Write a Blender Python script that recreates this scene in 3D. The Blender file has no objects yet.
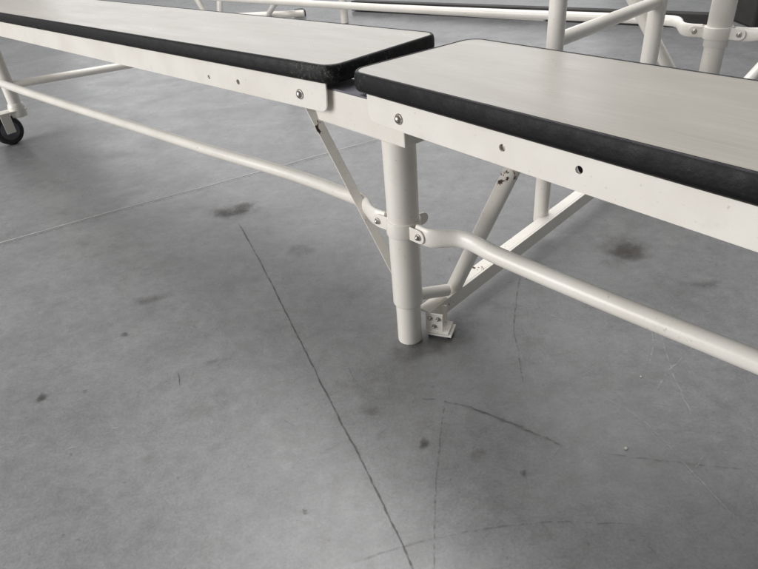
import bpy, bmesh, math, random
from mathutils import Vector, Matrix
random.seed(4)
C = bpy.context.scene.collection
PI = math.pi
# ------------------------------------------------------------------ camera model
F, TH, RO, CH = 595.5, math.radians(33.15), math.radians(5.17), 0.649
c_, s_ = math.cos(RO), math.sin(RO)
FWD = Vector((0, math.cos(TH), -math.sin(TH))); UP0 = Vector((0, math.sin(TH), math.cos(TH))); XX = Vector((1, 0, 0))
CR = XX*c_ - UP0*s_; CU = XX*s_ + UP0*c_
CAM = Vector((0, 0, CH))
def ray(u, v): return FWD + CR*((u-379)/F) + CU*(-(v-284.5)/F)
def P(u, v, z=0.0):
    d = ray(u, v); return CAM + d*((z-CH)/d.z)
def VY(u, v, y):
    d = ray(u, v); return CAM + d*(y/d.y)
def T(u, v, t): return CAM + ray(u, v)*t
def ONP(u, v, o, n):
    d = ray(u, v); return CAM + d*((o-CAM).dot(n)/d.dot(n))
cam = bpy.data.cameras.new('camera'); camo = bpy.data.objects.new('camera', cam); C.objects.link(camo)
M = Matrix((CR, CU, -FWD)).transposed().to_4x4(); M.translation = CAM
camo.matrix_world = M; cam.sensor_width = 36; cam.lens = F/758*36; cam.clip_start = .01; cam.clip_end = 200
bpy.context.scene.camera = camo

# ------------------------------------------------------------------ materials
def mat(name):
    m = bpy.data.materials.new(name); m.use_nodes = True
    nt = m.node_tree; b = nt.nodes['Principled BSDF']; return m, nt, b
def nd(nt, t, **k):
    n = nt.nodes.new(t)
    for a, v in k.items():
        if a in n.inputs: n.inputs[a].default_value = v
        else: setattr(n, a, v)
    return n
def noise(nt, vec, scale, detail=4, rough=.55, dist=0):
    n = nd(nt, 'ShaderNodeTexNoise'); n.inputs['Scale'].default_value = scale; n.inputs['Detail'].default_value = detail
    n.inputs['Roughness'].default_value = rough; n.inputs['Distortion'].default_value = dist
    if vec: nt.links.new(vec, n.inputs['Vector'])
    return n.outputs['Fac']
def ramp(nt, fac, stops):
    r = nd(nt, 'ShaderNodeValToRGB'); e = r.color_ramp.elements
    while len(e) < len(stops): e.new(.5)
    for i, (p, c) in enumerate(stops):
        e[i].position = p; e[i].color = (c, c, c, 1) if not isinstance(c, tuple) else (*c, 1)
    nt.links.new(fac, r.inputs['Fac']); return r.outputs['Color']
def mix(nt, fac, a, b, mode='MIX'):
    n = nd(nt, 'ShaderNodeMix', data_type='RGBA', blend_type=mode)
    for i, x in ((0, fac), (6, a), (7, b)):
        if isinstance(x, (int, float)): n.inputs[i].default_value = x
        elif isinstance(x, tuple): n.inputs[i].default_value = (*x, 1)
        else: nt.links.new(x, n.inputs[i])
    return n.outputs[2]
def mth(nt, op, a, b):
    n = nd(nt, 'ShaderNodeMath', operation=op)
    for i, x in enumerate((a, b)):
        if isinstance(x, (int, float)): n.inputs[i].default_value = x
        else: nt.links.new(x, n.inputs[i])
    return n.outputs[0]
def mapping(nt, scale, rot=(0, 0, 0)):
    tc = nd(nt, 'ShaderNodeTexCoord'); mp = nd(nt, 'ShaderNodeMapping')
    mp.inputs['Scale'].default_value = scale; mp.inputs['Rotation'].default_value = rot
    nt.links.new(tc.outputs['Object'], mp.inputs['Vector']); return mp.outputs['Vector']
def bump(nt, b, h, strength, dist=.001):
    n = nd(nt, 'ShaderNodeBump'); n.inputs['Strength'].default_value = strength; n.inputs['Distance'].default_value = dist
    nt.links.new(h, n.inputs['Height']); nt.links.new(n.outputs['Normal'], b.inputs['Normal'])
def near(nt, v, centres):
    """soft 0..1 mask that rises near the given points of the object"""
    acc = None
    for c, r in centres:
        n = nd(nt, 'ShaderNodeVectorMath', operation='DISTANCE'); nt.links.new(v, n.inputs[0]); n.inputs[1].default_value = c
        mr = nd(nt, 'ShaderNodeMapRange'); nt.links.new(n.outputs['Value'], mr.inputs[0])
        mr.inputs[1].default_value = r; mr.inputs[2].default_value = 0; mr.inputs[3].default_value = 0; mr.inputs[4].default_value = 1
        acc = mr.outputs[0] if acc is None else mth(nt, 'MAXIMUM', acc, mr.outputs[0])
    return acc
def paint_mat(name, chip, centres=(), chipcol=(.050, .032, .024), base=(.87, .84, .78)):
    m, nt, b = mat(name); v = mapping(nt, (1, 1, 1))
    g = ramp(nt, noise(nt, v, 9, 4), [(.32, (base[0]*.92, base[1]*.91, base[2]*.89)), (.6, base)])
    n = noise(nt, v, 75, 4, .62, .5)
    if centres: n = mth(nt, 'ADD', n, mth(nt, 'MULTIPLY', near(nt, v, centres), .28))
    rust = ramp(nt, n, [(chip-.035, 0), (chip, .8)]); col = mix(nt, rust, g, (.33, .19, .12))
    ch = ramp(nt, n, [(chip+.005, 0), (chip+.02, 1)]); col = mix(nt, ch, col, chipcol)
    fine = ramp(nt, noise(nt, v, 190, 3), [(.67, 0), (.74, .55)])
    col = mix(nt, fine, col, (.44, .40, .35))
    sm = ramp(nt, noise(nt, v, 24, 5, .7), [(.60, 0), (.75, .26)]); col = mix(nt, sm, col, (.56, .53, .48))
    nt.links.new(col, b.inputs['Base Color']); b.inputs['Roughness'].default_value = .27
    bump(nt, b, noise(nt, v, 200, 2), .10, .0006); return m
PAINT = paint_mat('cream_enamel', .76)
CH_C = [(T(504, 175, .90), .030), (T(482, 214, .95), .014), (P(510, 242, .05), .028), (P(545, 218, .055), .018), (P(316, 128, .35), .017), (VY(374, 234, .90), .014), (P(474, 270, .05), .024), (P(447, 300, .045), .018)]
SCUFF = paint_mat('chipped_enamel', .735, CH_C)
def laminate():
    m, nt, b = mat('taupe_grey_laminate'); v = mapping(nt, (3, 130, 1)); v2 = mapping(nt, (1.0, 5, 1)); v3 = mapping(nt, (1, 1, 1))
    st = ramp(nt, noise(nt, v, 2.4, 5, .7), [(.3, (.345, .324, .286)), (.7, (.412, .390, .348))])
    cl = ramp(nt, noise(nt, v2, 1.6, 4), [(.3, .90), (.7, 1.04)])
    col = mix(nt, 1.0, st, cl, 'MULTIPLY')
    sp = ramp(nt, noise(nt, v3, 70, 5, .7), [(.68, 0), (.75, .35)])
    col = mix(nt, sp, col, (.22, .205, .18))
    lt = ramp(nt, noise(nt, mapping(nt, (40, 3, 1), (0, 0, .4)), 3, 5, .75), [(.69, 0), (.77, .22)]); col = mix(nt, lt, col, (.54, .525, .49))
    nt.links.new(col, b.inputs['Base Color'])
    nt.links.new(ramp(nt, noise(nt, v2, 4, 6, .7), [(.3, .24), (.7, .42)]), b.inputs['Roughness']); b.inputs['Specular IOR Level'].default_value = .40
    bump(nt, b, noise(nt, v, 2.4, 5, .7), .05, .0004); return m
LAM = laminate()
def rubber(name, corners):
    m, nt, b = mat(name); v = mapping(nt, (1, 1, 1))
    n = mth(nt, 'ADD', noise(nt, v, 150, 5, .78), mth(nt, 'MULTIPLY', near(nt, v, corners), .15))
    w = ramp(nt, n, [(.54, (.0045, .0045, .005)), (.66, (.009, .009, .009)), (.74, (.065, .062, .058)), (.85, (.25, .24, .225))])
    big = ramp(nt, noise(nt, v, 38, 5, .7), [(.58, 0), (.75, .35)]); w = mix(nt, big, w, (.022, .021, .020))
    nt.links.new(w, b.inputs['Base Color']); b.inputs['Specular IOR Level'].default_value = .26
    nt.links.new(ramp(nt, noise(nt, v, 45, 4), [(.3, .36), (.7, .62)]), b.inputs['Roughness'])
    bump(nt, b, noise(nt, v, 200, 5, .75), .5, .0013); return m
RUB_R = rubber('black_edge_rubber', [((0, 0, -.01), .06), ((0, .24, -.01), .05)])
RUB_L = rubber('worn_black_edge_rubber', [((.01, 0, -.01), .10), ((-.05, 0, -.012), .10), ((.01, .10, -.01), .08)])
def plain(name, col, rough, metal=0, var=.2, sc=60):
    m, nt, b = mat(name); v = mapping(nt, (1, 1, 1))
    lo = tuple(x*(1-var) for x in col)
    nt.links.new(ramp(nt, noise(nt, v, sc, 4), [(.35, lo), (.65, col)]), b.inputs['Base Color'])
    b.inputs['Roughness'].default_value = rough; b.inputs['Metallic'].default_value = metal; return m
ZINC = plain('zinc_bolt', (.60, .57, .52), .32, 1, .45, 400)
STEEL = plain('bare_grey_steel', (.16, .16, .185), .5, .3, .3, 40)
TYRE = plain('dark_caster_tyre', (.024, .024, .026), .5)
DARK = plain('dark_brown_matte', (.028, .025, .023), .6, 0, .5, 12)
GRIT = plain('pale_grit', (.55, .54, .5), .8)
def concrete():
    m, nt, b = mat('polished_concrete'); v = mapping(nt, (1, 1, 1)); vs = mapping(nt, (1.4, 5, 1), (0, 0, .6))
    big = ramp(nt, noise(nt, v, 2.0, 5, .64, .4), [(.30, (.170, .172, .174)), (.5, (.196, .198, .200)), (.70, (.226, .227, .227))])
    mid = ramp(nt, noise(nt, v, 8.0, 9, .80, .5), [(.30, .78), (.5, .98), (.70, 1.12)])
    col = mix(nt, 1.0, big, mid, 'MULTIPLY')
    str_ = ramp(nt, noise(nt, vs, 4.5, 6, .75, .3), [(.3, .95), (.65, 1.03)]); col = mix(nt, 1.0, col, str_, 'MULTIPLY')
    f2 = ramp(nt, noise(nt, v, 45, 6, .80), [(.3, .82), (.7, 1.12)]); col = mix(nt, 1.0, col, f2, 'MULTIPLY')
    fin = ramp(nt, noise(nt, v, 260, 3, .7), [(.3, .84), (.7, 1.13)]); col = mix(nt, 1.0, col, fin, 'MULTIPLY')
    blot = ramp(nt, noise(nt, v, 19, 8, .80, .5), [(.53, 0), (.70, .50)]); col = mix(nt, blot, col, (.110, .105, .098))
    spk = ramp(nt, noise(nt, v, 95, 4, .6), [(.65, 0), (.72, .55)]); col = mix(nt, spk, col, (.090, .086, .080))
    lt = ramp(nt, noise(nt, v, 30, 8, .78, .8), [(.58, 0), (.76, .45)]); col = mix(nt, lt, col, (.300, .299, .296))
    nt.links.new(col, b.inputs['Base Color'])
    nt.links.new(ramp(nt, noise(nt, v, 6, 7, .74, .4), [(.3, .22), (.7, .42)]), b.inputs['Roughness'])
    b.inputs['Specular IOR Level'].default_value = .5
    bump(nt, b, noise(nt, v, 60, 5, .6), .06, .0012); return m
CONC = concrete()
def mark_mat(name, col, strength, sc=60, lo=.35, hi=.6):
    m, nt, b = mat(name); v = mapping(nt, (1, 1, 1))
    b.inputs['Base Color'].default_value = (*col, 1); b.inputs['Roughness'].default_value = .45
    at = nd(nt, 'ShaderNodeAttribute', attribute_name='fade')
    n = ramp(nt, noise(nt, v, sc, 5, .7), [(lo, 0), (hi, 1)])
    f = mth(nt, 'MULTIPLY', mth(nt, 'MULTIPLY', at.outputs['Fac'], n), strength)
    tr = nd(nt, 'ShaderNodeBsdfTransparent'); ms = nd(nt, 'ShaderNodeMixShader')
    nt.links.new(f, ms.inputs[0]); nt.links.new(tr.outputs[0], ms.inputs[1]); nt.links.new(b.outputs[0], ms.inputs[2])
    nt.links.new(ms.outputs[0], nt.nodes['Material Output'].inputs['Surface']); return m
CRACK = mark_mat('crack_dirt', (.036, .034, .031), .72, 90, .28, .52)
SCRATCH = mark_mat('scratch_dirt', (.060, .057, .053), .52, 110, .40, .62)
JOINT = mark_mat('joint_dust', (.44, .44, .42), .75, 50, .2, .5)
PALE = mark_mat('pale_scratch', (.50, .50, .49), .38, 90, .4, .62)
OIL = mark_mat('oil_stain', (.036, .031, .025), .75, 60, .26, .52)
GRIME = mark_mat('grime_patch', (.082, .075, .066), .45, 40, .36, .64)
BROWN = mark_mat('brown_stain', (.057, .047, .037), .66, 70, .24, .54)

# ------------------------------------------------------------------ helpers
def put(o, parent):
    if parent:
        bpy.context.view_layer.update()
        o.parent = parent; o.matrix_parent_inverse = parent.matrix_world.inverted()
def obj(name, bm, m, parent=None, mw=None, bevel=0):
    bmesh.ops.recalc_face_normals(bm, faces=bm.faces)
    me = bpy.data.meshes.new(name); bm.to_mesh(me); bm.free()
    o = bpy.data.objects.new(name, me); C.objects.link(o); me.materials.append(m)
    if mw is not None: o.matrix_world = mw
    put(o, parent)
    if bevel:
        b = o.modifiers.new('bevel', 'BEVEL'); b.width = bevel; b.segments = 2; b.limit_method = 'ANGLE'; b.harden_normals = False
    return o
def thing(name, loc, label, cat, group=None):
    o = bpy.data.objects.new(name, None); C.objects.link(o); o.location = loc; o.empty_display_size = .05
    o['label'] = label; o['category'] = cat
    if group: o['group'] = group
    return o
def smooth_path(pts, n=6):
    out = []
    for i in range(len(pts)-1):
        p0 = pts[max(i-1, 0)]; p1 = pts[i]; p2 = pts[i+1]; p3 = pts[min(i+2, len(pts)-1)]
        d0 = max((p1-p0).length, 1e-5); d1 = max((p2-p1).length, 1e-5); d2 = max((p3-p2).length, 1e-5)
        m1 = ((p1-p0)/d0*d1+(p2-p1)/d1*d0)/(d0+d1)*d1 if i > 0 else (p2-p1)
        m2 = ((p2-p1)/d1*d2+(p3-p2)/d2*d1)/(d1+d2)*d1 if i < len(pts)-2 else (p2-p1)
        for k in range(n):
            t = k/n
            out.append(p1*(2*t**3-3*t*t+1)+m1*(t**3-2*t*t+t)+p2*(-2*t**3+3*t*t)+m2*(t**3-t*t))
    out.append(pts[-1].copy()); return out
def tube(bm, pts, r, seg=24, flat=None, caps=True):
    """r: radius or list; flat: list of (horizontal scale, vertical scale) per point"""
    n = len(pts); rings = []
    for i, p in enumerate(pts):
        t = (pts[min(i+1, n-1)]-pts[max(i-1, 0)]).normalized()
        ref = Vector((0, 0, 1)) if abs(t.z) < .95 else Vector((0, 1, 0))
        h = t.cross(ref).normalized(); w = h.cross(t).normalized()
        rr = r[i] if isinstance(r, (list, tuple)) else r
        fx, fy = flat[i] if flat else (1, 1)
        rings.append([bm.verts.new(p+h*(rr*fx*math.cos(2*PI*k/seg))+w*(rr*fy*math.sin(2*PI*k/seg))) for k in range(seg)])
    for a, b in zip(rings, rings[1:]):
        for k in range(seg):
            f = bm.faces.new((a[k], a[(k+1) % seg], b[(k+1) % seg], b[k])); f.smooth = True
    if caps:
        for rg in (rings[0], rings[-1]):
            f = bm.faces.new(rg)
            for e in f.edges: e.smooth = False
def lathe(bm, o, axis, prof, seg=28):
    """profile [(radius, height along axis)]"""
    a = axis.normalized(); ref = Vector((0, 0, 1)) if abs(a.z) < .9 else Vector((1, 0, 0))
    x = a.cross(ref).normalized(); y = a.cross(x).normalized(); rings = []
    for r, h in prof:
        rings.append([bm.verts.new(o+a*h+x*(max(r, 1e-5)*math.cos(2*PI*k/seg))+y*(max(r, 1e-5)*math.sin(2*PI*k/seg))) for k in range(seg)])
    for i, (A, B) in enumerate(zip(rings, rings[1:])):
        for k in range(seg):
            f = bm.faces.new((A[k], A[(k+1) % seg], B[(k+1) % seg], B[k])); f.smooth = True
    for i, rg in enumerate(rings):
        ang = 0
        if 0 < i < len(prof)-1:
            d1 = Vector((prof[i][0]-prof[i-1][0], prof[i][1]-prof[i-1][1])); d2 = Vector((prof[i+1][0]-prof[i][0], prof[i+1][1]-prof[i][1]))
            if d1.length > 0 and d2.length > 0: ang = d1.angle(d2)
        if ang > .7 or i in (0, len(prof)-1):
            for k in range(seg):
                e = bm.edges.get((rg[k], rg[(k+1) % seg]))
                if e: e.smooth = False
    bm.faces.new(rings[0]); bm.faces.new(rings[-1])
def box(bm, o, x, y, z, a, b, c):
    """box centred at o with axes x y z and full sizes a b c"""
    vs = [bm.verts.new(o+x*(i*a/2)+y*(j*b/2)+z*(k*c/2)) for i in (-1, 1) for j in (-1, 1) for k in (-1, 1)]
    for q in ((0, 1, 3, 2), (4, 6, 7, 5), (0, 4, 5, 1), (2, 3, 7, 6), (0, 2, 6, 4), (1, 5, 7, 3)): bm.faces.new([vs[i] for i in q])
def bar(bm, p0, p1, w, h, up=Vector((0, 0, 1)), off=(0, 0)):
    x = (p1-p0); L = x.length; x = x/L; y = up.cross(x).normalized(); z = x.cross(y).normalized()
    box(bm, (p0+p1)/2+y*off[0]+z*off[1], x, y, z, L, w, h)
def plate(bm, poly, holes, y0, th):
    es = []; vs = []
    for lp in [poly]+holes:
        vv = [bm.verts.new((x, y0, z)) for x, z in lp]; vs += vv
        for i in range(len(vv)): es.append(bm.edges.new((vv[i], vv[(i+1) % len(vv)])))
    r = bmesh.ops.triangle_fill(bm, edges=es, use_beauty=True, use_dissolve=False)
    fs = [g for g in r['geom'] if isinstance(g, bmesh.types.BMFace)]
    ex = bmesh.ops.extrude_face_region(bm, geom=fs)
    bmesh.ops.translate(bm, vec=(0, th, 0), verts=[g for g in ex['geom'] if isinstance(g, bmesh.types.BMVert)])
def circ(x, z, r, n=18): return [(x+r*math.cos(2*PI*k/n), z+r*math.sin(2*PI*k/n)) for k in range(n)]
def strip(bm, o, x, y, z, L, h, th, n=10):
    """flat strap from o along x, height h, its far end rounded about the point at length L"""
    pr = [(0, -h/2), (L, -h/2)]+[(L+h/2*math.sin(PI*k/n), -h/2*math.cos(PI*k/n)) for k in range(1, n)]+[(L, h/2), (0, h/2)]
    a = [bm.verts.new(o+x*p+z*q-y*(th/2)) for p, q in pr]; b = [bm.verts.new(o+x*p+z*q+y*(th/2)) for p, q in pr]
    bm.faces.new(a); bm.faces.new(b[::-1])
    for i in range(len(pr)): bm.faces.new((a[i], a[(i+1) % len(pr)], b[(i+1) % len(pr)], b[i]))
def bolt(parent, o, axis, r=.0078, name='bolt'):
    bm = bmesh.new()
    lathe(bm, o-axis*.002, axis, [(r, 0), (r, .0028), (r*.94, .0034), (r*.72, .0036), (r*.70, .0044), (r*.6, .0062), (r*.35, .0074), (.0003, .0078)])
    return obj(name, bm, ZINC, parent)

# ------------------------------------------------------------------ floor and its marks
bm = bmesh.new()
vs = [bm.verts.new(p) for p in ((-14, -8, 0), (14, -8, 0), (14, 18, 0), (-14, 18, 0))]; bm.faces.new(vs)
floor = obj('floor', bm, CONC); floor['kind'] = 'structure'
def fade_attr(me, vals):
    a = me.color_attributes.new('fade', 'FLOAT_COLOR', 'POINT')
    for i, v in enumerate(vals): a.data[i].color = (v, v, v, 1)
markz = [.0008]
def ribbon(name, px, w, m, wob=.002, ends=True):
    pts = smooth_path([P(u, v) for u, v in px], 10); n = len(pts); markz[0] += .00004; z = markz[0]
    me = bpy.data.meshes.new(name); V = []; Fc = []; A = []
    offs = (-1, -.45, 0, .45, 1); al = (0, .75, 1, .75, 0); j = 0
    for i, p in enumerate(pts):
        t = (pts[min(i+1, n-1)]-pts[max(i-1, 0)]).normalized(); h = Vector((-t.y, t.x, 0)); j = j*.6+random.uniform(-1, 1)*wob
        ww = w*random.uniform(.6, 1.25); e = min(1, i/3, (n-1-i)/3) if ends else 1
        for o_, a in zip(offs, al):
            q = p+h*(j+o_*ww); V.append((q.x, q.y, z)); A.append(a*e)
    for i in range(n-1):
        for k in range(4): Fc.append((i*5+k, i*5+k+1, i*5+6+k, i*5+5+k))
    me.from_pydata(V, [], Fc); fade_attr(me, A); me.materials.append(m)
    o = bpy.data.objects.new(name, me); C.objects.link(o); put(o, floor); return o
def blob(name, u, v, rx, ry, m, rot=0):
    """irregular flat stain; rx, ry in metres on the floor"""
    c = P(u, v); markz[0] += .00004; z = markz[0]; me = bpy.data.meshes.new(name); N, R = 40, 7
    ph = [random.uniform(0, 6.28) for _ in range(4)]; V = [(c.x, c.y, z)]; A = [1]; Fc = []
    for r in range(1, R+1):
        for k in range(N):
            a = 2*PI*k/N; q = 1+.20*math.sin(2*a+ph[0])+.13*math.sin(3*a+ph[1])+.09*math.sin(5*a+ph[2])+.05*math.sin(9*a+ph[3])
            x = rx*q*r/R*math.cos(a); y = ry*q*r/R*math.sin(a)
            V.append((c.x+x*math.cos(rot)-y*math.sin(rot), c.y+x*math.sin(rot)+y*math.cos(rot), z)); A.append(1-(r/R)**2.0)
    for k in range(N): Fc.append((0, 1+k, 1+(k+1) % N))
    for r in range(R-1):
        for k in range(N):
            a = 1+r*N; Fc.append((a+k, a+N+k, a+N+(k+1) % N, a+(k+1) % N))
    me.from_pydata(V, [], Fc); fade_attr(me, A); me.materials.append(m)
    o = bpy.data.objects.new(name, me); C.objects.link(o); put(o, floor); return o
ribbon('floor_joint', [(-60, 259), (0, 243), (100, 215), (200, 188), (320, 155), (420, 128), (560, 90)], .0040, JOINT, .0006)
ribbon('floor_joint', [(-60, 261), (0, 245), (100, 217), (200, 190), (320, 157), (420, 130), (560, 92)], .003, SCRATCH, .0006)
ribbon('crack', [(238, 222), (252, 247), (268, 277), (280, 301), (294, 329), (310, 360), (325, 391), (338, 416), (357, 452), (376, 491), (395, 530), (409, 560), (420, 590)], .0018, CRACK, .0007)
ribbon('scratch', [(522, 272), (516, 305), (515, 335), (520, 362), (523, 384)], .0018, SCRATCH, .0008)
ribbon('scratch', [(446, 398), (440, 440), (436, 490), (433, 569), (432, 600)], .0018, SCRATCH, .0008)
ribbon('scratch', [(418, 398), (446, 402), (480, 411), (520, 427), (552, 441), (566, 447)], .0022, SCRATCH, .0012)
ribbon('scratch', [(460, 404), (500, 419), (540, 437)], .0011, CRACK, .0012)
ribbon('scratch', [(592, 452), (640, 458), (700, 466), (758, 470)], .0014, SCRATCH, .001)
ribbon('scratch', [(660, 330), (668, 360), (680, 392), (694, 420)], .0016, PALE, .001)
ribbon('scratch', [(700, 330), (690, 350), (672, 368), (655, 392)], .0015, PALE, .001)
ribbon('scratch', [(640, 300), (652, 330), (648, 372)], .0015, PALE, .001)
ribbon('scratch', [(178, 372), (181, 388)], .0012, CRACK, .0006)
ribbon('scratch', [(600, 395), (640, 420), (700, 480), (735, 520)], .0014, PALE, .001)
ribbon('scratch', [(340, 566), (420, 543), (480, 530), (560, 522), (640, 526)], .0011, SCRATCH, .001)
for i in range(26):
    u, v, a, L = random.uniform(20, 740), random.uniform(250, 560), random.uniform(0, PI), random.uniform(12, 45)
    ribbon('scratch', [(u, v), (u+L*.5*math.cos(a)+random.uniform(-2, 2), v+L*.5*math.sin(a)*.6+random.uniform(-2, 2)), (u+L*math.cos(a), v+L*math.sin(a)*.6)], .0009, random.choice((PALE, SCRATCH, SCRATCH)), .0006)
for a in ((226, 213, .036, .030, BROWN, .25), (243, 208, .036, .028, BROWN, .9), (234, 211, .080, .055, GRIME, .3), (42, 398, .010, .010, OIL, 0), (622, 250, .075, .05, GRIME, .3), (628, 252, .045, .03, BROWN, .6), (478, 455, .018, .012, GRIME, .5), (424, 444, .011, .007, OIL, .8),
          (372, 412, .014, .010, GRIME, .2), (523, 474, .006, .004, OIL, .2), (212, 362, .012, .006, GRIME, .4), (150, 300, .04, .02, GRIME, .4), (300, 250, .04, .025, GRIME, .1), (705, 285, .03, .02, GRIME, .3),
          (305, 512, .004, .003, OIL, 0), (85, 392, .004, .003, OIL, 0), (125, 335, .008, .005, OIL, .4), (414, 352, .05, .030, GRIME, 0), (448, 345, .04, .025, GRIME, 0)):
    blob('stain', *a)

# ------------------------------------------------------------------ the folding table with its benches
LEG = Vector((.046, .815, 0))
root = thing('folding_bench_table', LEG, 'cream white tubular steel folding table with black edged grey bench seats, nearest the camera', 'folding table')
SZ = .452; Z = Vector((0, 0, 1))
def frame(ox, oy, dx, dy):
    x = Vector((dx, dy, 0)).normalized(); y = Vector((-x.y, x.x, 0)); m = Matrix((x, y, Z)).transposed().to_4x4(); m.translation = Vector((ox, oy, SZ)); return m
MR = frame(-.016, .836, .579, -.815); ML = frame(-.048, .873, .69, -.724)
def outline(x0, x1, y0, y1, r, n=9):
    out = []
    for cx, cy, a0 in ((x1-r, y0+r, -PI/2), (x1-r, y1-r, 0), (x0+r, y1-r, PI/2), (x0+r, y0+r, PI)):
        for k in range(n): a = a0+PI/2*k/(n-1); out.append((cx+r*math.cos(a), cy+r*math.sin(a), math.cos(a), math.sin(a)))
    return out
def seat(mw, x0, x1, w, rub, r=.028):
    ol = outline(x0, x1, 0, w, r); bm = bmesh.new(); ins = .0055
    top = [bm.verts.new((x-nx*ins, y-ny*ins, 0)) for x, y, nx, ny in ol]; bot = [bm.verts.new((x-nx*ins, y-ny*ins, -.0250)) for x, y, nx, ny in ol]
    bm.faces.new(top); bm.faces.new(bot[::-1]); N = len(ol)
    for i in range(N): bm.faces.new((top[i], top[(i+1) % N], bot[(i+1) % N], bot[i]))
    st = obj('bench_seat', bm, LAM, root, mw)
    prof = [(-.0058, -.0003), (-.0045, .0007), (-.002, .0004), (-.0005, -.0012), (.0006, -.0045), (.0012, -.010), (.0012, -.017), (.0002, -.0225), (-.002, -.0252), (-.0058, -.0258)]
    bm = bmesh.new(); rg = [[bm.verts.new((x+nx*o, y+ny*o, z)) for o, z in prof] for x, y, nx, ny in ol]; K = len(prof)
    for i in range(N):
        a, b = rg[i], rg[(i+1) % N]
        for k in range(K): f = bm.faces.new((a[k], b[k], b[(k+1) % K], a[(k+1) % K])); f.smooth = k < K-1
    obj('edge_band', bm, rub, st, mw); return st
sR = seat(MR, -.004, 1.5, .243, RUB_R); sL = seat(ML, -1.80, .010, .247, RUB_L)
nR = (MR.to_3x3() @ Vector((0, -1, 0))); nL = (ML.to_3x3() @ Vector((0, -1, 0)))
def loc(mw, u, v, yoff=.006):
    n = mw.to_3x3() @ Vector((0, 1, 0)); o = mw @ Vector((0, yoff, 0)); p = mw.inverted() @ ONP(u, v, o, n); return p.x, p.z
TOPZ, BOTZ = -.0265, -.0645
# right front apron
xs, _ = loc(MR, 367, 100)
rr = .014
poly = [(1.47, TOPZ), (xs, TOPZ)]+[(xs+rr-rr*math.cos(a), BOTZ+rr-rr*math.sin(a)) for a in [PI/2*k/6 for k in range(7)]]+[(1.47, BOTZ)]
h1 = loc(MR, 579, 170); h2 = loc(MR, 502, 148)
bm = bmesh.new(); plate(bm, poly, [circ(*h1, .0042), circ(*h2, .0042)], .006, .0028)
box(bm, Vector((.75, .021, TOPZ-.0014)), XX, Vector((0, 1, 0)), Z, 1.42, .024, .0028)
aR = obj('apron_rail', bm, PAINT, root, MR, .0006)
b1 = loc(MR, 399, 119); bolt(aR, MR @ Vector((b1[0], .006, b1[1])), nR, .0074)
bm = bmesh.new(); lathe(bm, MR @ Vector((h2[0], .0105, h2[1])), nR, [(.0052, -.002), (.0052, .0012), (.003, .0018), (.0003, .002)]); obj('rivet_or_hole_shade', bm, ZINC, aR)
bm = bmesh.new(); lathe(bm, MR @ Vector((h1[0], .016, h1[1])), nR, [(.008, -.002), (.008, .0012), (.003, .0018), (.0003, .002)]); obj('rivet_or_hole_shade', bm, TYRE, aR)  # black disc behind the open hole, its inner shade put in as colour
# left front apron
BL = -.070
xe, _ = loc(ML, 326, 90)
poly = [(-1.78, TOPZ), (-1.78, BL)]+[(xe-.003-.016+.016*math.sin(a), BL+.012-.012*math.cos(a)) for a in [PI/2*k/6 for k in range(7)]]+[(xe, TOPZ-.012), (xe, TOPZ)]
h3 = loc(ML, 238, 82); h4 = loc(ML, 209, 77)
bm = bmesh.new(); plate(bm, poly, [circ(*h3, .0045), circ(*h4, .0036)], .006, .0028)
box(bm, Vector((-.90, .021, TOPZ-.0014)), XX, Vector((0, 1, 0)), Z, 1.74, .024, .0028)
aL = obj('apron_rail', bm, PAINT, root, ML, .0006)
b2 = loc(ML, 300, 94); bolt(aL, ML @ Vector((b2[0], .006, b2[1])), nL, .0080)
bm = bmesh.new(); lathe(bm, ML @ Vector((h3[0], .0105, h3[1])), nL, [(.0054, -.002), (.0054, .0012), (.003, .0018), (.0003, .002)]); obj('rivet_or_hole_shade', bm, ZINC, aL)
# rear aprons
for mw, x0, x1, w in ((MR, .03, 1.47, .243), (ML, -1.78, -.01, .247)):
    bm = bmesh.new(); plate(bm, [(x0, TOPZ), (x0, BOTZ), (x1, BOTZ), (x1, TOPZ)], [], w-.009, .0028)
    box(bm, Vector(((x0+x1)/2, w-.021, TOPZ-.0014)), XX, Vector((0, 1, 0)), Z, x1-x0-.02, .024, .0028)
    obj('apron_rail', bm, PAINT, root, mw, .0006)
# beam that carries the hinge between the seats
A = P(312, 118, .36); B = P(400, 147, .36); d = (B-A).normalized(); inn = Vector((-d.y, d.x, 0))
p0 = A-d*.005+inn*.025+Z*.027; p1 = B+d*.010+inn*.025+Z*.027
bm = bmesh.new(); bar(bm, p0, p1, .05, .054); obj('hinge_beam', bm, PAINT, root, None, .002)
bm = bmesh.new(); q0 = A+d*.002+inn*.025+Z*.0555; bar(bm, q0, p1-d*.005+Z*.0285, .0505, .0026); obj('hinge_leaf', bm, STEEL, root, None, .0005)

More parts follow.
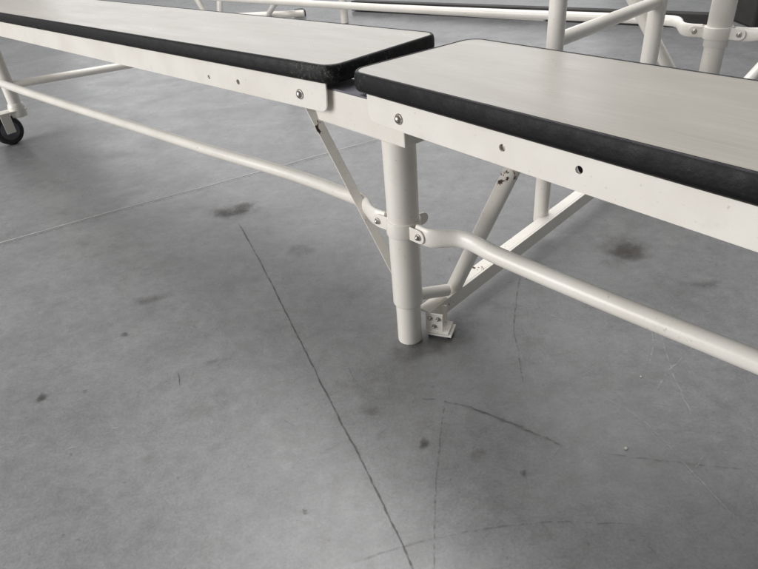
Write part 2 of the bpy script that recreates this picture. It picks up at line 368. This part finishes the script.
# front leg
bm = bmesh.new(); lathe(bm, LEG, Z, [(.0195, .0), (.0207, .0012), (.0207, .082)]); leg = obj('leg', bm, PAINT, root)
bm = bmesh.new(); lathe(bm, LEG, Z, [(.0232, .078), (.0243, .0792), (.0245, .081), (.0245, .3605)]); obj('leg_sleeve', bm, PAINT, leg)
ZC = .221
bm = bmesh.new(); lathe(bm, LEG+Z*ZC, Z, [(.0247, -.0125), (.0268, -.012), (.0272, -.010), (.0272, .010), (.0268, .012), (.0247, .0125)])
left_dir = Vector((-.70, .714, 0)).normalized(); right_dir = Vector((.64, -.768, 0)).normalized(); side = Vector((-.75, -.66, 0))
EL, ER = .043, .043
eLp = LEG+left_dir*EL+side*.004+Z*(ZC); eRp = LEG+right_dir*ER+side*.004+Z*(ZC-.001)
for e, dd in ((eLp, left_dir), (eRp, right_dir)):
    y = Z.cross(dd)
    for k in (-1, 1): strip(bm, e-dd*.022+y*(.0068*k), dd, y, Z, .022, .022, .0026)
back = Vector((.86, .5, 0)).normalized(); strip(bm, LEG+back*.024+Z*ZC, back, Z.cross(back), Z, .012, .020, .004)
ring = obj('clamp_ring', bm, PAINT, leg, None, .0006)
for e, dd in ((eLp, left_dir), (eRp, right_dir)):
    n = Z.cross(dd); n = n if n.dot(side) > 0 else -n
    bolt(ring, e+n*.0082, n, .0056)

# lower side rails with flattened ends
def rail(pts, r, flats, name='side_rail', m=PAINT, n=10):
    pp = smooth_path(pts, n); fl = []
    for i in range(len(pp)):
        t = i/n; k = int(min(t, len(flats)-2)); f = min(t-k, 1); a, b = flats[k], flats[k+1]; f = f*f*(3-2*f)
        fl.append((a[0]+(b[0]-a[0])*f, a[1]+(b[1]-a[1])*f))
    bm = bmesh.new(); tube(bm, pp, r, 28, fl); return obj(name, bm, m, root)
FL = (.40, 1.25); RD = (1, 1); MD = (.80, 1.08)
rail([eRp-right_dir*.010, eRp+right_dir*.013, P(460, 239, .219), P(496, 255, .217), P(600, 298.5, .217), P(758, 362, .217), P(758, 362, .217)+right_dir*.9], .0125, [FL, FL, MD, RD, RD, RD, RD])
rail([eLp-left_dir*.010, eLp+left_dir*.010, P(363, 201.5, .219), P(340, 191.5, .217), P(200, 147, .217), P(15, 88, .217), P(15, 88, .217)+left_dir*.14], .0124, [FL, FL, MD, RD, RD, RD, RD])

# low cross bar, foot bracket and braces at the front leg
cb0 = P(429, 319, .038); cb1 = P(590, 195, .055); dcb = (cb1-cb0).normalized()
bm = bmesh.new(); bar(bm, cb0, cb1+dcb*.45, .004, .029); bar(bm, cb0, cb1+dcb*.45, .022, .004, off=(.0131, .0125)); obj('cross_bar', bm, SCUFF, root, None, .0008)
t0 = LEG+Vector((.012, .006, .086)); t1 = P(447, 290, .066)
bm = bmesh.new(); tube(bm, [t0, t1], .0105); obj('spacer_tube', bm, SCUFF, root)
bt = T(512, 170, .9); bb = P(454, 287, .055)
bm = bmesh.new(); tube(bm, [bb, bt, bt+(bt-bb)*.45], .0132); obj('brace', bm, SCUFF, root)
bm = bmesh.new(); s0 = P(300, 104, .388)+inn*.014; s1 = VY(406, 292, .862); bar(bm, s0, s1, .0155, .004, Vector((.3, -.9, .2))); bar(bm, s0, s1, .003, .012, Vector((.3, -.9, .2)), (.0062, -.008)); obj('brace', bm, SCUFF, root, None, .0006)
fc = P(438, 337, 0)+Vector((.002, .010, 0)); fx = Vector((.92, -.38, 0)).normalized(); fy = Vector((.38, .92, 0)).normalized()
bm = bmesh.new()
for q in (-.0125, .0155): box(bm, fc+Z*.0315+fx*-.003+fy*q, fx, fy, Z, .030, .003, .039)
box(bm, fc+Z*.0135+fx*.002+fy*.002, fx, fy, Z, .040, .036, .004)
fb = obj('foot_bracket', bm, PAINT, root, None, .0007)
for du, dz in ((-.010, .042), (.004, .042), (-.003, .026)): bolt(fb, fc+fx*du-fy*.0142+Z*dz, -fy, .0040)
bm = bmesh.new(); box(bm, fc+Z*.0085+fx*.005+fy*.002, fx, fy, Z, .044, .036, .0035); obj('foot_plate', bm, PAINT, fb, None, .0007)
bm = bmesh.new(); box(bm, fc+Z*.0035+fx*.003+fy*.002, fx, fy, Z, .036, .030, .0065); obj('foot_pad', bm, STEEL, fb, None, .0015)

# inner posts, rear leg and rear rails of the same frame
ip = T(541, 215, 1.25); ip.z = .05
bm = bmesh.new(); tube(bm, [ip, Vector((ip.x, ip.y, .715))], .0152); obj('table_post', bm, PAINT, root)
tp = T(648, 65, 1.35); bm = bmesh.new(); tube(bm, [Vector((tp.x, tp.y, .02)), Vector((tp.x, tp.y, .715))], .018); obj('table_post', bm, PAINT, root)
bm = bmesh.new(); tube(bm, [Vector((ip.x, ip.y, .407)), Vector((tp.x, tp.y, .412))], .0128); obj('cross_tube', bm, PAINT, root)
bm = bmesh.new(); tube(bm, [T(675, 80, 1.42), T(632, -3, 1.33), T(600, -65, 1.26)], .0135); obj('brace', bm, PAINT, root)
rl = T(718, 32, 1.367); RL = Vector((rl.x, rl.y, 0))
bm = bmesh.new(); lathe(bm, RL, Z, [(.022, 0), (.0225, .001), (.0225, .30)]); leg2 = obj('leg', bm, PAINT, root)
bm = bmesh.new(); lathe(bm, RL, Z, [(.0255, .296), (.0262, .297), (.0262, .715)]); obj('leg_sleeve', bm, PAINT, leg2)
bm = bmesh.new(); lathe(bm, RL+Z*rl.z, Z, [(.0264, -.0135), (.0302, -.013), (.0308, -.011), (.0308, .011), (.0302, .013), (.0264, .0135)])
for dd in (left_dir, right_dir):
    y = Z.cross(dd)
    for k in (-1, 1): strip(bm, RL+Z*rl.z+dd*.024+y*(.0076*k), dd, y, Z, .026, .024, .003)
ring2 = obj('clamp_ring', bm, PAINT, leg2, None, .0007)
for dd in (left_dir, right_dir):
    n = Z.cross(dd); n = n if n.dot(side) > 0 else -n
    bolt(ring2, RL+Z*rl.z+dd*.049+n*.0095, n, .0062)
z2 = rl.z
r0 = RL+Z*z2
rail([r0+left_dir*.036, r0+left_dir*.062, P(674, 21, z2), P(640, 19, z2), P(545, 15, z2), P(430, 10, z2), P(300, 3, z2), P(190, -4, z2)], .0118, [FL, FL, MD, RD, RD, RD, RD, RD])
rail([r0+right_dir*.036, r0+right_dir*.062, r0+right_dir*.12+Z*.01, r0+right_dir*.9+Z*.01], .0118, [FL, FL, RD, RD])
bm = bmesh.new(); tube(bm, [T(738, 92, 1.25), T(775, 52, 1.25)], .012); obj('brace', bm, PAINT, root)
# upper tubes that tie the posts together
bm = bmesh.new(); tube(bm, [Vector((ip.x, ip.y, .712)), Vector((tp.x, tp.y, .712)), Vector((RL.x, RL.y, .712))], .0125); obj('cross_tube', bm, PAINT, root)

# left end: leg standing on a caster, and cross tube
d = ray(8, 130); wc = CAM+d*((.05-CH)/d.z)
lg = VY(7, 84, wc.y+.035); LE = Vector((lg.x, lg.y, 0))
bm = bmesh.new(); lathe(bm, LE, Z, [(.0205, .120), (.0215, .121), (.0215, .384)]); obj('leg', bm, PAINT, root)
c0 = VY(10, 85, LE.y); c1 = P(116, 67, c0.z)
bm = bmesh.new(); tube(bm, [c0, c1+(c1-c0).normalized()*.12], .0128); obj('cross_tube', bm, PAINT, root)
ax = Vector((.80, -.60, 0)).normalized(); fwd = Z.cross(ax)
bm = bmesh.new()
for k in (-1, 1):
    box(bm, wc+ax*(.021*k)+Z*.026, ax, fwd, Z, .003, .034, .070)
mid_ = (Vector((wc.x, wc.y, 0))+LE)/2; dd = (LE-Vector((wc.x, wc.y, 0))); dd = dd.normalized() if dd.length > .004 else fwd
box(bm, mid_+Z*.109, dd, Z.cross(dd), Z, (LE-Vector((wc.x, wc.y, 0))).length+.05, .052, .005)
lathe(bm, LE+Z*.086, Z, [(.026, 0), (.028, .004), (.028, .034), (.025, .044), (.0216, .048)])
cs = obj('caster', bm, PAINT, root, None, .0015)
bm = bmesh.new(); lathe(bm, wc-ax*.015, ax, [(.034, -.0005), (.046, 0), (.0495, .004), (.05, .015), (.0495, .026), (.046, .030), (.034, .0305)], 36); obj('tyre', bm, TYRE, cs)
bm = bmesh.new(); lathe(bm, wc-ax*.0165, ax, [(.008, -.004), (.012, -.003), (.032, 0), (.0335, .002), (.0335, .031), (.032, .033), (.012, .036), (.008, .037)], 30); obj('wheel_hub', bm, STEEL, cs)

# ------------------------------------------------------------------ another frame far behind
fr = thing('tubular_stand', P(345, 22, 0), 'distant white tubular stand on the floor behind the left seat', 'stand')
def fpart(name, build, m=PAINT, parent=None):
    bm = bmesh.new(); build(bm); return obj(name, bm, m, parent or fr)
def vert(u, v, r, top=.7, lean=(0, 0)):
    p = P(u, v, 0)
    return lambda bm: tube(bm, [p+Z*.003, Vector((p.x+lean[0], p.y+lean[1], top))], r)
fpart('leg', vert(345, 23, .024)); fpart('leg', vert(205, 13, .022, .7, (-.30, .1))); fpart('leg', vert(220, 14, .022, .7, (.12, .1)))
fpart('foot_bar', lambda bm: tube(bm, smooth_path([P(226, 17, .04), P(262, 15, .05), P(290, 14, .06), P(304, 13, .06)], 5), .020))
fpart('foot_pad', lambda bm: lathe(bm, Vector((P(300, 16, 0).x, P(300, 16, 0).y, 0)), Z, [(.04, 0), (.042, .004), (.042, .03), (.03, .045)]), TYRE)
fpart('brace', lambda bm: tube(bm, [P(268, 15, .05), P(276, 2, .20), P(284, -12, .36)], .016))
fpart('cross_bar', lambda bm: tube(bm, smooth_path([P(200, -6, .13), P(300, 3, .13), P(345, 6, .13), P(420, 10, .14), P(545, 17, .14)], 5), .017))
bm = bmesh.new(); a = P(354, 5, .035); b = P(712, 20, .035); bar(bm, a, b, .06, .06)  # plain dark bar standing in for an unidentified dark strip
o = obj('dark_strip', bm, DARK, None, None, .004); o['label'] = 'long thin dark strip along the floor far behind the table rails'; o['category'] = 'board'
a = P(742, 0, .10); b = P(850, -8, .10)
bm = bmesh.new(); bar(bm, a, b, .3, .20)
o = obj('dark_crate', bm, DARK, None, None, .01); o['label'] = 'dark low crate on the floor behind the rear leg at the top right corner'; o['category'] = 'crate'

# ------------------------------------------------------------------ grit
def pebble(u, v, r, label):
    bm = bmesh.new(); bmesh.ops.create_icosphere(bm, subdivisions=2, radius=r)
    for w in bm.verts: w.co *= random.uniform(.72, 1.1); w.co.z *= .7
    p = P(u, v); mw = Matrix.Translation(p+Z*r*.5); o = obj('pebble', bm, GRIT, None, mw); o['label'] = label; o['category'] = 'pebble'
pebble(626, 449, .0026, 'tiny pale pebble on the bare concrete at the lower right')
pebble(641, 377, .0016, 'smaller pale speck of grit on the concrete below the right rail')

# ------------------------------------------------------------------ light
w = bpy.data.worlds.new('World'); bpy.context.scene.world = w; w.use_nodes = True
nt = w.node_tree; bg = nt.nodes['Background']
tc = nd(nt, 'ShaderNodeTexCoord'); dp = nd(nt, 'ShaderNodeVectorMath', operation='DOT_PRODUCT'); dp.inputs[1].default_value = (-.70, .5, .2)
nt.links.new(tc.outputs['Generated'], dp.inputs[0])
rc = nd(nt, 'ShaderNodeMapRange'); nt.links.new(dp.outputs['Value'], rc.inputs[0]); rc.inputs[1].default_value = -1; rc.inputs[2].default_value = 1
col = ramp(nt, rc.outputs[0], [(.0, (.30, .305, .31)), (.5, (.66, .67, .68)), (1.0, (1.12, 1.13, 1.14))])
nt.links.new(col, bg.inputs[0]); bg.inputs[1].default_value = .36
def area(name, loc, tgt, sx, sy, en, col=(1, 1, 1)):
    l = bpy.data.lights.new(name, 'AREA'); l.shape = 'RECTANGLE'; l.size = sx; l.size_y = sy; l.energy = en; l.color = col
    o = bpy.data.objects.new(name, l); C.objects.link(o); o.location = loc
    o.rotation_euler = (Vector(tgt)-Vector(loc)).to_track_quat('-Z', 'Y').to_euler(); return o
area('skylight', (.2, 3.0, 5.4), (.1, 1.4, 0), 4.5, 4, 325, (1, .985, .975))
area('door_light', (-5.2, -.4, 1.8), (0, 1, .35), 3.6, 3.0, 255, (1, .98, .965))
area('far_door_light', (-.2, 9.0, 2.8), (0, 1.5, .2), 8, 3.6, 100, (.985, .985, 1))
vs = bpy.context.scene.view_settings; vs.view_transform = 'Standard'; vs.look = 'None'; vs.exposure = 0
